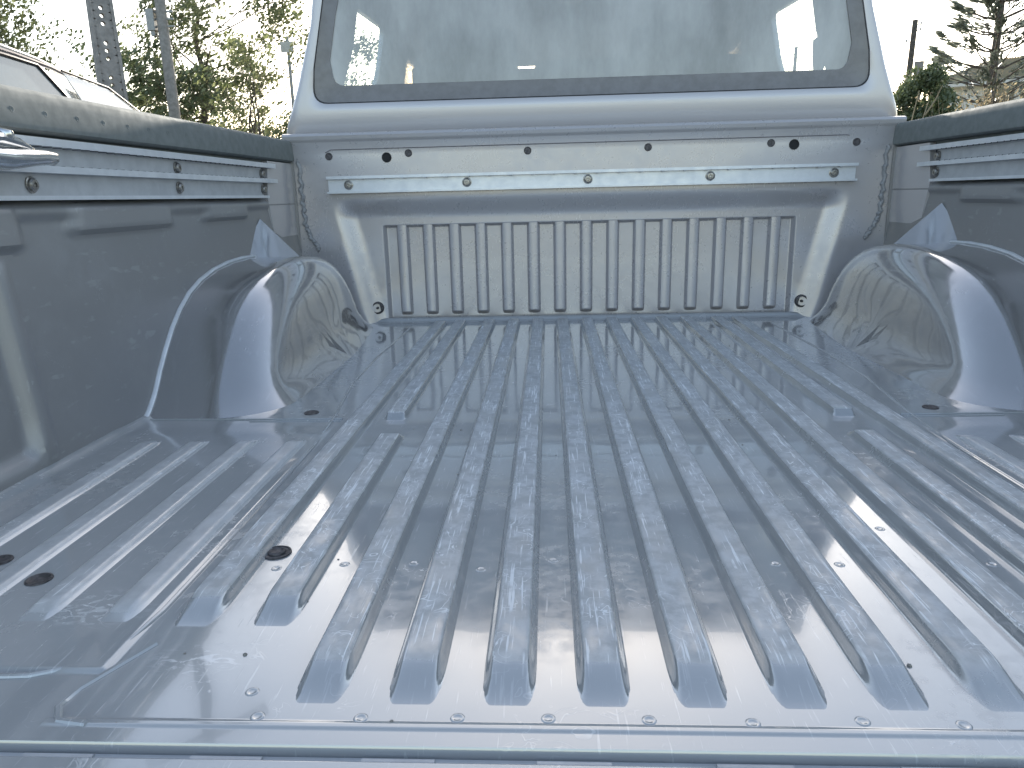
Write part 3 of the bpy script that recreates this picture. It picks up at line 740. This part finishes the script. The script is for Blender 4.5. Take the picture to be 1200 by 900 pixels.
# ================================================================== POLES
m_conc = plain('pole_concrete', (.30, .29, .28), .85, var=.15, scale=12, bump=.4, bd=.004)
m_wood = plain('pole_wood', (.13, .115, .10), .85, var=.3, scale=20, bump=.5, bd=.004)
m_galv = plain('galvanised_post', (.34, .35, .35), .5, metallic=.3)
def holed_pole(az, d, H):
    base = polar(az, d); t = thing('concrete_pole', 'tapering flat concrete utility pole pierced with round holes, behind the silver car', 'utility pole', base)
    yawr = R(-az+14); ca, sa = math.cos(yawr), math.sin(yawr)
    def W(x, y, z): return (x*ca-y*sa, x*sa+y*ca, z)
    b = MB()
    def hw(z): return .185-.013*z
    step = []; z = 0; per = .40
    base0 = 1.69-.045-GZ
    n0 = int(base0/per)
    z = base0-n0*per
    cells = [(0, z, False)]
    while z < H:
        for k in range(3): cells.append((z, z+.09, True)); z += .09
        cells.append((z, z+.13, False)); z += .13
    n = 16; r = .026; th = .11
    for z0, z1, hole in cells:
        zc = (z0+z1)/2; a, c = hw(z0)-.035, hw(z1)-.035
        if not hole:
            b.add([W(-a, -th/2+.015, z0), W(a, -th/2+.015, z0), W(c, -th/2+.015, z1), W(-c, -th/2+.015, z1), W(-a, th/2-.015, z0), W(a, th/2-.015, z0), W(c, th/2-.015, z1), W(-c, th/2-.015, z1)], [(0,1,2,3), (5,4,7,6)]); continue
        for yy, fl in ((-th/2+.015, 1), (th/2-.015, -1)):
            pts = []
            for j in range(n):
                an = 2*math.pi*(j+.5)/n; cx, cz = math.cos(an), math.sin(an); m = max(abs(cx), abs(cz))
                hwm = (a+c)/2
                pts.append((W(cx/m*hwm, yy, zc+cz/m*(z1-z0)/2), W(cx*r, yy, zc+cz*r)))
            o = len(b.v)
            for q in pts: b.v += [q[0], q[1]]
            for j in range(n):
                k = (j+1) % n; b.f.append((o+2*j, o+2*k, o+2*k+1, o+2*j+1)); b.m.append(0)
        b.rings([[W(r*math.cos(2*math.pi*(j+.5)/n), yy, zc+r*math.sin(2*math.pi*(j+.5)/n)) for j in range(n)] for yy in (-th/2+.015, th/2-.015)])
    # flanges either side
    for s in (-1, 1):
        b.add([W(s*(hw(0)-.038), -th/2, 0), W(s*hw(0), -th/2, 0), W(s*hw(0), th/2, 0), W(s*(hw(0)-.038), th/2, 0),
               W(s*(hw(H)-.038), -th/2, H), W(s*hw(H), -th/2, H), W(s*hw(H), th/2, H), W(s*(hw(H)-.038), th/2, H)],
              [(0,3,2,1), (4,5,6,7), (0,1,5,4), (1,2,6,5), (2,3,7,6), (3,0,4,7)])
    b.build('shaft', m_conc, t, smooth=False)
    b = MB(); b.add([W(-.9, -.06, H-.2), W(.9, -.06, H-.2), W(.9, .06, H-.2), W(-.9, .06, H-.2), W(-.9, -.06, H-.1), W(.9, -.06, H-.1), W(.9, .06, H-.1), W(-.9, .06, H-.1)], [(0,3,2,1), (4,5,6,7), (0,1,5,4), (1,2,6,5), (2,3,7,6), (3,0,4,7)]); b.build('crossarm', m_conc, t)
holed_pole(-29.75, 11, 8.8)
def round_pole(az, d, H, r0, r1, mat, name, label, cat, lean=(0, 0)):
    t = thing(name, label, cat, polar(az, d)); b = MB()
    b.tube([(lean[0]*k/8, lean[1]*k/8, H*k/8) for k in range(9)], [r0+(r1-r0)*k/8 for k in range(9)], 12); b.build('shaft', mat, t); return t
t = round_pole(-26.2, 22, 9, .16, .11, m_conc, 'utility_pole', 'pale round concrete utility pole with a small box, in front of the big leafy tree', 'utility pole')
b = MB(); z = zel(11.7, 22)-GZ; b.box(-.36, -.16, -.12, .12, z-.28, z+.22); b.box(-.30, -.20, -.08, .08, z-.40, z-.28); b.build('junction_box', m_galv, t)
b = MB()
for k in range(3): b.box(-.16, .30, -.02, .02, z-.2+k*.17, z-.16+k*.17)
b.build('bracket', m_galv, t)
t = round_pole(-18.35, 25, zel(11.0, 25)-GZ, .06, .05, m_galv, 'post', 'thin grey post carrying a small pale box sign near the cab corner', 'post')
b = MB(); z = zel(10.3, 25)-GZ; b.box(-.20, .20, -.10, -.05, z-.15, z+.15); b.build('sign_box', plain('pale_box', (.6,.6,.56), .6), t)
t = round_pole(24.15, 30, zel(10.2, 30)-GZ, .12, .085, m_wood, 'wooden_pole', 'dark wooden pole rising above the round green bush right of the cab', 'utility pole', (.1, 0))
b = MB(); z = zel(9.4, 30)-GZ
for k, (dx, dz) in enumerate(((-.22, -.25), (.20, .10), (.20, .28))):
    b.tube([(.1, 0, z+dz), (dx+.1, 0, z+dz)], .012, 6); b.lathe([(.03, 0), (.035, .05), (.02, .1)], (dx+.1, 0, z+dz), n=8)
b.build('insulator', m_bolt, t)
round_pole(17.05, 32, zel(9.3, 32)-GZ, .09, .06, m_wood, 'distant_pole', 'thin dark pole seen through the right end of the cab rear window', 'utility pole', (.12, 0))

# ================================================================== TREES
def leaf_mat(name, c1, c2, trans=.45):
    N = Nodes(name); N.n.remove(N.b)
    n = N.noise(N.pos(), 1.6, 4, .6); n2 = N.noise(N.pos(), 25, 2, .5)
    c = N.mix(N.ramp(n, .35, .65), c1, c2); c = N.mix(N.ramp(n2, .55, .75, 0, .5), c, tuple(min(1, x*1.8) for x in c2))
    d = N.new('ShaderNodeBsdfDiffuse'); t = N.new('ShaderNodeBsdfTranslucent'); g = N.new('ShaderNodeBsdfGlossy'); g.inputs['Roughness'].default_value = .4; g.inputs[0].default_value = (.5,.5,.5,1)
    N.link(c, d.inputs[0]); N.link(c, t.inputs[0])
    m = N.new('ShaderNodeMixShader'); m.inputs[0].default_value = trans; N.link(d.outputs[0], m.inputs[1]); N.link(t.outputs[0], m.inputs[2])
    m2 = N.new('ShaderNodeMixShader'); m2.inputs[0].default_value = .08; N.link(m.outputs[0], m2.inputs[1]); N.link(g.outputs[0], m2.inputs[2])
    N.link(m2.outputs[0], N.out.inputs[0]); return N.m
m_leaf = leaf_mat('olive_leaf', (.11, .14, .065), (.17, .19, .10))
m_leaf_y = leaf_mat('yellow_green_leaf', (.15, .18, .07), (.22, .24, .12), .5)
m_leaf_d = leaf_mat('dark_leaf', (.09, .12, .06), (.12, .155, .08), .35)
m_leaf_p = leaf_mat('pine_needles', (.12, .145, .12), (.17, .19, .155), .3)
m_dry = leaf_mat('dry_stalk', (.30, .24, .15), (.40, .34, .22), .3)
m_bark = plain('bark', (.15, .125, .105), .9, var=.3, scale=25, bump=.7, bd=.01)

def leaves(v, f, c, rad, n, size, r, flat=1.0):
    for _ in range(n):
        while True:
            p = Vector((r.uniform(-1,1), r.uniform(-1,1), r.uniform(-1,1)))
            if p.length < 1: break
        p = Vector((p.x*rad, p.y*rad, p.z*rad*flat)) + c
        a = Vector((r.gauss(0,1), r.gauss(0,1), r.gauss(0,1))).normalized()
        u = a.orthogonal().normalized(); w_ = a.cross(u); s = size*r.uniform(.6, 1.3)
        o = len(v); v += [tuple(p-u*s), tuple(p+w_*s*.45), tuple(p+u*s), tuple(p-w_*s*.45)]; f.append((o, o+1, o+2, o+3))
def tree(name, label, az, d, H, spread, seed, leafm, lsize, ln, trunk_r, first=.35, forks=5, depth=3, cl=.35, lean=(0,0), stems=1, cat='tree', vup=.5):
    r = random.Random(seed); t = thing(name, label, cat, polar(az, d)); b = MB(); tips = []
    def branch(p, dr, L, rad, k):
        pts = [p]; q = p.copy(); dd = dr.copy(); n = 5
        for i in range(n):
            dd = (dd + Vector((r.gauss(0,.12), r.gauss(0,.12), r.gauss(0,.08)+.05))).normalized(); q = q+dd*L/n; pts.append(q.copy())
        b.tube(pts, [rad*(1-.55*i/n) for i in range(n+1)], 6 if k > 1 else 5, caps=False)
        if k <= 1: tips.extend(pts[2:])
        if k > 0:
            for i in range(2, n+1):
                for _ in range(2 if k > 1 else 1):
                    nd = (dd*.5 + Vector((r.gauss(0,.7), r.gauss(0,.7), r.gauss(.25,.4)))).normalized()
                    branch(pts[i], nd, L*r.uniform(.45, .7), rad*(1-.55*i/n)*.6, k-1)
    for st in range(stems):
        off = Vector((r.uniform(-1,1)*spread*.28, r.uniform(-1,1)*spread*.28, 0)) if stems > 1 else Vector((0,0,0))
        n = 9; pts = []; q = off.copy()
        for i in range(n+1): pts.append(Vector((off.x+lean[0]*i/n+r.gauss(0,.03)*i/3, off.y+lean[1]*i/n+r.gauss(0,.03)*i/3, H*.88*i/n)))
        b.tube(pts, [trunk_r*(1.1-.85*i/n) for i in range(n+1)], 9, caps=False)
        for i in range(int(first*n), n+1):
            for _ in range(forks if i < n else 2):
                a = r.uniform(0, 2*math.pi); up_ = r.uniform(vup*.5, vup*1.5)
                taper = (.55+.45*math.sin(math.pi*min(1, (i/n-first)/(1-first)*.8+.2)))
                branch(pts[i], Vector((math.cos(a), math.sin(a), up_)).normalized(), spread*.55*taper*r.uniform(.7, 1.15), trunk_r*.35*(1.1-.8*i/n), depth-1)
    b.build('trunk', m_bark, t, fix=False, sharp=0)
    v = []; f = []; r.shuffle(tips)
    use = tips[:max(1, ln//14)]
    for k in range(ln//14): leaves(v, f, tips[k % len(tips)], cl*r.uniform(.5, 1.1), 14, lsize, r, .8)
    me = bpy.data.meshes.new('crown'); me.from_pydata(v, [], f); me.materials.append(leafm); obj('crown', me, t)
    return t
def bush(name, label, az, d, rx, ztop, seed, leafm, lsize, ln, cat='shrub'):
    r = random.Random(seed); t = thing(name, label, cat, polar(az, d)); v = []; f = []; H = ztop-GZ
    blobs = []
    for _ in range(46):
        a = r.uniform(0, 2*math.pi); h = r.uniform(.08, 1); k = math.sqrt(max(.05, 1-max(0, h-.45)**2/.36))*.85
        rr = rx*k*r.uniform(.3, 1); blobs.append((Vector((rr*math.cos(a), rr*math.sin(a), H*h*.93)), rx*r.uniform(.18, .34)))
    for _ in range(ln//20):
        c, q = r.choice(blobs); leaves(v, f, c, q, 20, lsize, r)
    me = bpy.data.meshes.new('foliage'); me.from_pydata(v, [], f); me.materials.append(leafm); obj('foliage', me, t)
    b = MB()
    for c, q in blobs[:20]: b.tube([(0,0,0), tuple(c*.5+Vector((0,0,.1))), tuple(c)], [.03, .02, .008], 5, caps=False)
    b.build('stems', m_bark, t, fix=False, sharp=0); return t

tree('leafy_tree', 'large open crowned tree with a straight trunk behind the round concrete pole', -24.3, 26, 8.6, 5.4, 11, m_leaf, .08, 11500, .15, first=.42, forks=2, depth=3, cl=.34, vup=.55)
tree('broad_tree', 'darker spreading lower tree left of the round concrete pole, behind the car windscreen', -26.3, 25, 4.7, 4.2, 5, m_leaf_d, .075, 7600, .09, first=.5, forks=3, depth=3, cl=.28, vup=.35)
tree('slender_tree', 'slender thin leaved tree with several bare stems beside the cab corner', -20.6, 18, 4.3, 2.0, 21, m_leaf_y, .055, 3200, .04, first=.3, forks=2, depth=3, cl=.26, stems=4, vup=1.1)
tree('roadside_tree', 'tall yellow green tree over the parked car at the far left', -35.6, 20, 5.2, 2.6, 33, m_leaf_y, .06, 9000, .06, first=.3, forks=2, depth=3, cl=.26, stems=4, vup=1.2)
tree('window_tree', 'leafy tree seen through the left end of the cab rear window', -13.4, 20, 4.7, 2.8, 41, m_leaf, .06, 4200, .07, first=.3, forks=2, depth=3, cl=.28, stems=2, vup=1.0)
bush('low_shrub', 'low green shrub at the foot of the slender tree by the cab corner', -18.9, 17, .9, zel(5.7, 17), 3, m_leaf_y, .05, 4500)
bush('small_shrub', 'small rusty green shrub between the holed concrete pole and the big tree', -28.4, 19, .45, zel(7.8, 19), 8, m_leaf_y, .045, 1300)
t = bush('round_bush', 'dense round green bush around the wooden pole to the right of the cab', 25.0, 20, 1.05, zel(7.3, 20), 15, m_leaf_d, .05, 21000)
b = MB()
for p, q in (((-.62, -1.0, 1.6), (-.25, -1.0, 2.9)), ((-.75, -1.0, 1.7), (-.5, -1.05, 3.1)), ((-.3, -1.0, 2.6), (.0, -1.0, 3.2))): b.tube([p, tuple((Vector(p)+Vector(q))/2+Vector((.03,0,0))), q], [.02, .016, .008], 5)
b.build('bare_branch', m_dry, t)

# araucaria: regular tiers of upswept limbs that carry dense sprays at their ends
def araucaria(az, d, H, seed):
    r = random.Random(seed); t = thing('norfolk_pine', 'tall tiered conifer with upswept sprays of needles behind the tiled house', 'tree', polar(az, d)); b = MB()
    b.tube([(0, 0, H*k/8) for k in range(9)], [.17*(1-.8*k/8)+.02 for k in range(9)], 9)
    v = []; f = []
    z = 2.3
    while z < H:
        L = 2.5*(1-z/H)**.75+.25; n = 7; a0 = r.uniform(0, 6)
        for k in range(n):
            a = a0+2*math.pi*k/n+r.uniform(-.15, .15); dx, dy = math.cos(a), math.sin(a); l = L*r.uniform(.85, 1.1); pts = []
            for i in range(7):
                u = i/6; pts.append(Vector((dx*l*u, dy*l*u, z + l*(.10*u+.34*u*u) + r.gauss(0, .015))))
            b.tube(pts, [.028*(1-.7*i/6) for i in range(7)], 5, caps=False)
            for i in range(44):
                u = 1-abs(r.gauss(0, .22)); u = max(.35, min(1.05, u)); j = min(5, int(u*6)); p = pts[j].lerp(pts[j+1], min(1, u*6-j))
                wd = .17*l*(1.15-u)+.05
                side = Vector((-dy, dx, 0)); p = p + side*r.uniform(-wd, wd)*1.2 + Vector((0, 0, r.uniform(-.10, .05)))
                dr = (Vector((dx, dy, .35)) + side*r.uniform(-.5, .5)).normalized(); s = r.uniform(.10, .19)
                w_ = dr.cross(Vector((r.gauss(0,1), r.gauss(0,1), r.gauss(0,1)))).normalized()*.03
                o = len(v); v += [tuple(p-dr*s*.3-w_), tuple(p-dr*s*.3+w_), tuple(p+dr*s+w_*.5), tuple(p+dr*s-w_*.5)]; f.append((o, o+1, o+2, o+3))
        z += .56*(1-.4*z/H)
    b.build('trunk', m_bark, t, fix=False, sharp=0)
    me = bpy.data.meshes.new('crown'); me.from_pydata(v, [], f); me.materials.append(m_leaf_p); obj('crown', me, t)
araucaria(28.9, 25, 7.0, 4)

# dry plants in front of the house
r = random.Random(5); t = thing('dry_plants', 'clump of dry straw coloured stalks at the right edge above the bed rail', 'plant', polar(29.8, 13)); b = MB()
for k in range(110):
    x = r.gauss(0, .36); y = r.gauss(0, .2); h = zel(5.5, 13)-GZ+r.uniform(-.45, .12); lx = r.gauss(0, .16)
    b.tube([(x, y, 0), (x+lx*.4, y, h*.6), (x+lx, y+r.gauss(0,.05), h)], [.007, .005, .002], 4, caps=False)
b.build('stalks', m_dry, t, fix=False, sharp=0)
v = []; f = []
for k in range(34): leaves(v, f, Vector((r.gauss(0,.45), r.gauss(0,.2), zel(4.9, 13)-GZ+r.uniform(-.3, .2))), .14, 12, .028, r)
me = bpy.data.meshes.new('seed_heads'); me.from_pydata(v, [], f); me.materials.append(m_dry); o = obj('seed_heads', me, t); o['kind'] = 'stuff'

# ================================================================== HOUSE
hp = polar(26.25, 30); house = thing('house', 'small white house with a hipped tiled roof and chimney behind the round bush', 'house', hp)
m_white = plain('whitewash', (.78, .77, .74), .85, var=.06, scale=3); m_tile = plain('roof_tile', (.40, .30, .20), .85, var=.25, scale=4, col2=(.26, .25, .17))
rot = R(-27); cr, sr_ = math.cos(rot), math.sin(rot)
def HW(x, y, z):
    x *= 1.3; y *= 1.3; return (x*cr-y*sr_, x*sr_+y*cr, z)
def hbox(b, x0, x1, y0, y1, z0, z1):
    b.add([HW(x, y, z) for z in (z0, z1) for x, y in ((x0,y0),(x1,y0),(x1,y1),(x0,y1))], [(0,3,2,1),(4,5,6,7),(0,1,5,4),(1,2,6,5),(2,3,7,6),(3,0,4,7)])
EZ = zel(6.15, 30)-GZ; TZ = zel(7.75, 30)-GZ
b = MB(); hbox(b, 0, .95, 0, 4, 0, EZ); hbox(b, 1.9, 3.4, 1.2, 4, 0, EZ); hbox(b, .95, 1.9, 1.5, 4, 0, EZ); b.build('wall', m_white, house, smooth=False)
b = MB(); hbox(b, 1.60, 1.72, 0, .12, 0, EZ-.1); hbox(b, 3.3, 3.42, 0, .12, 0, EZ-.1); b.build('porch_post', m_white, house, smooth=False)
b = MB(); hbox(b, 2.5, 3.3, 1.15, 1.2, 0, 2.1); b.build('door', m_wood, house, smooth=False)
b = MB(); hbox(b, .35, .75, -.03, .0, 1.5, 2.4); f_ = b.build('window', m_wood, house, smooth=False)
b = MB(); hbox(b, .39, .71, -.04, -.031, 1.54, 2.36); b.build('pane', m_carglass, f_, smooth=False)
# hipped roof: each tile course is a stepped roll
b = MB(); x0, x1, y0, y1 = -.35, 3.7, -.35, 4.3; ridge0 = (1.1, 2.0); ridge1 = (2.3, 2.0); n = 14
def slope(b, A, B_, C, D):  # A-B eave, D-C ridge
    A, B_, C, D = map(Vector, (A, B_, C, D)); m = 20
    rows = []
    for i in range(n+1):
        t = i/n; L, Rr = A.lerp(D, t), B_.lerp(C, t)
        for dz in ((0, .05) if i else (0,)):
            rows.append([tuple(L.lerp(Rr, j/(m*4))+Vector((0, 0, dz+.035*abs(math.sin(math.pi*j/4))))) for j in range(m*4+1)])
    b.rings(rows, close=False)
E0, E1, E2, E3 = [HW(x, y, EZ) for x, y in ((x0,y0),(x1,y0),(x1,y1),(x0,y1))]; G0, G1 = HW(*ridge0, TZ+.12), HW(*ridge1, TZ+.12)
slope(b, E0, E1, G1, G0); slope(b, E2, E3, G0, G1); slope(b, E3, E0, G0, G0); slope(b, E1, E2, G1, G1)
rf = b.build('roof', m_tile, house, fix=False, sharp=30)
b = MB(); hbox(b, x0+.02, x1-.02, y0+.02, y1-.02, EZ-.10, EZ-.002); b.build('eaves', m_white, house, smooth=False)
b = MB(); cz = zel(8.0, 30)-GZ; hbox(b, -.30, -.02, .6, .95, EZ-.3, cz); hbox(b, -.34, .02, .56, .99, cz, cz+.06); hbox(b, -.72, -.50, .6, .85, EZ-.3, cz-.02); b.build('chimney', m_conc, rf, smooth=False)
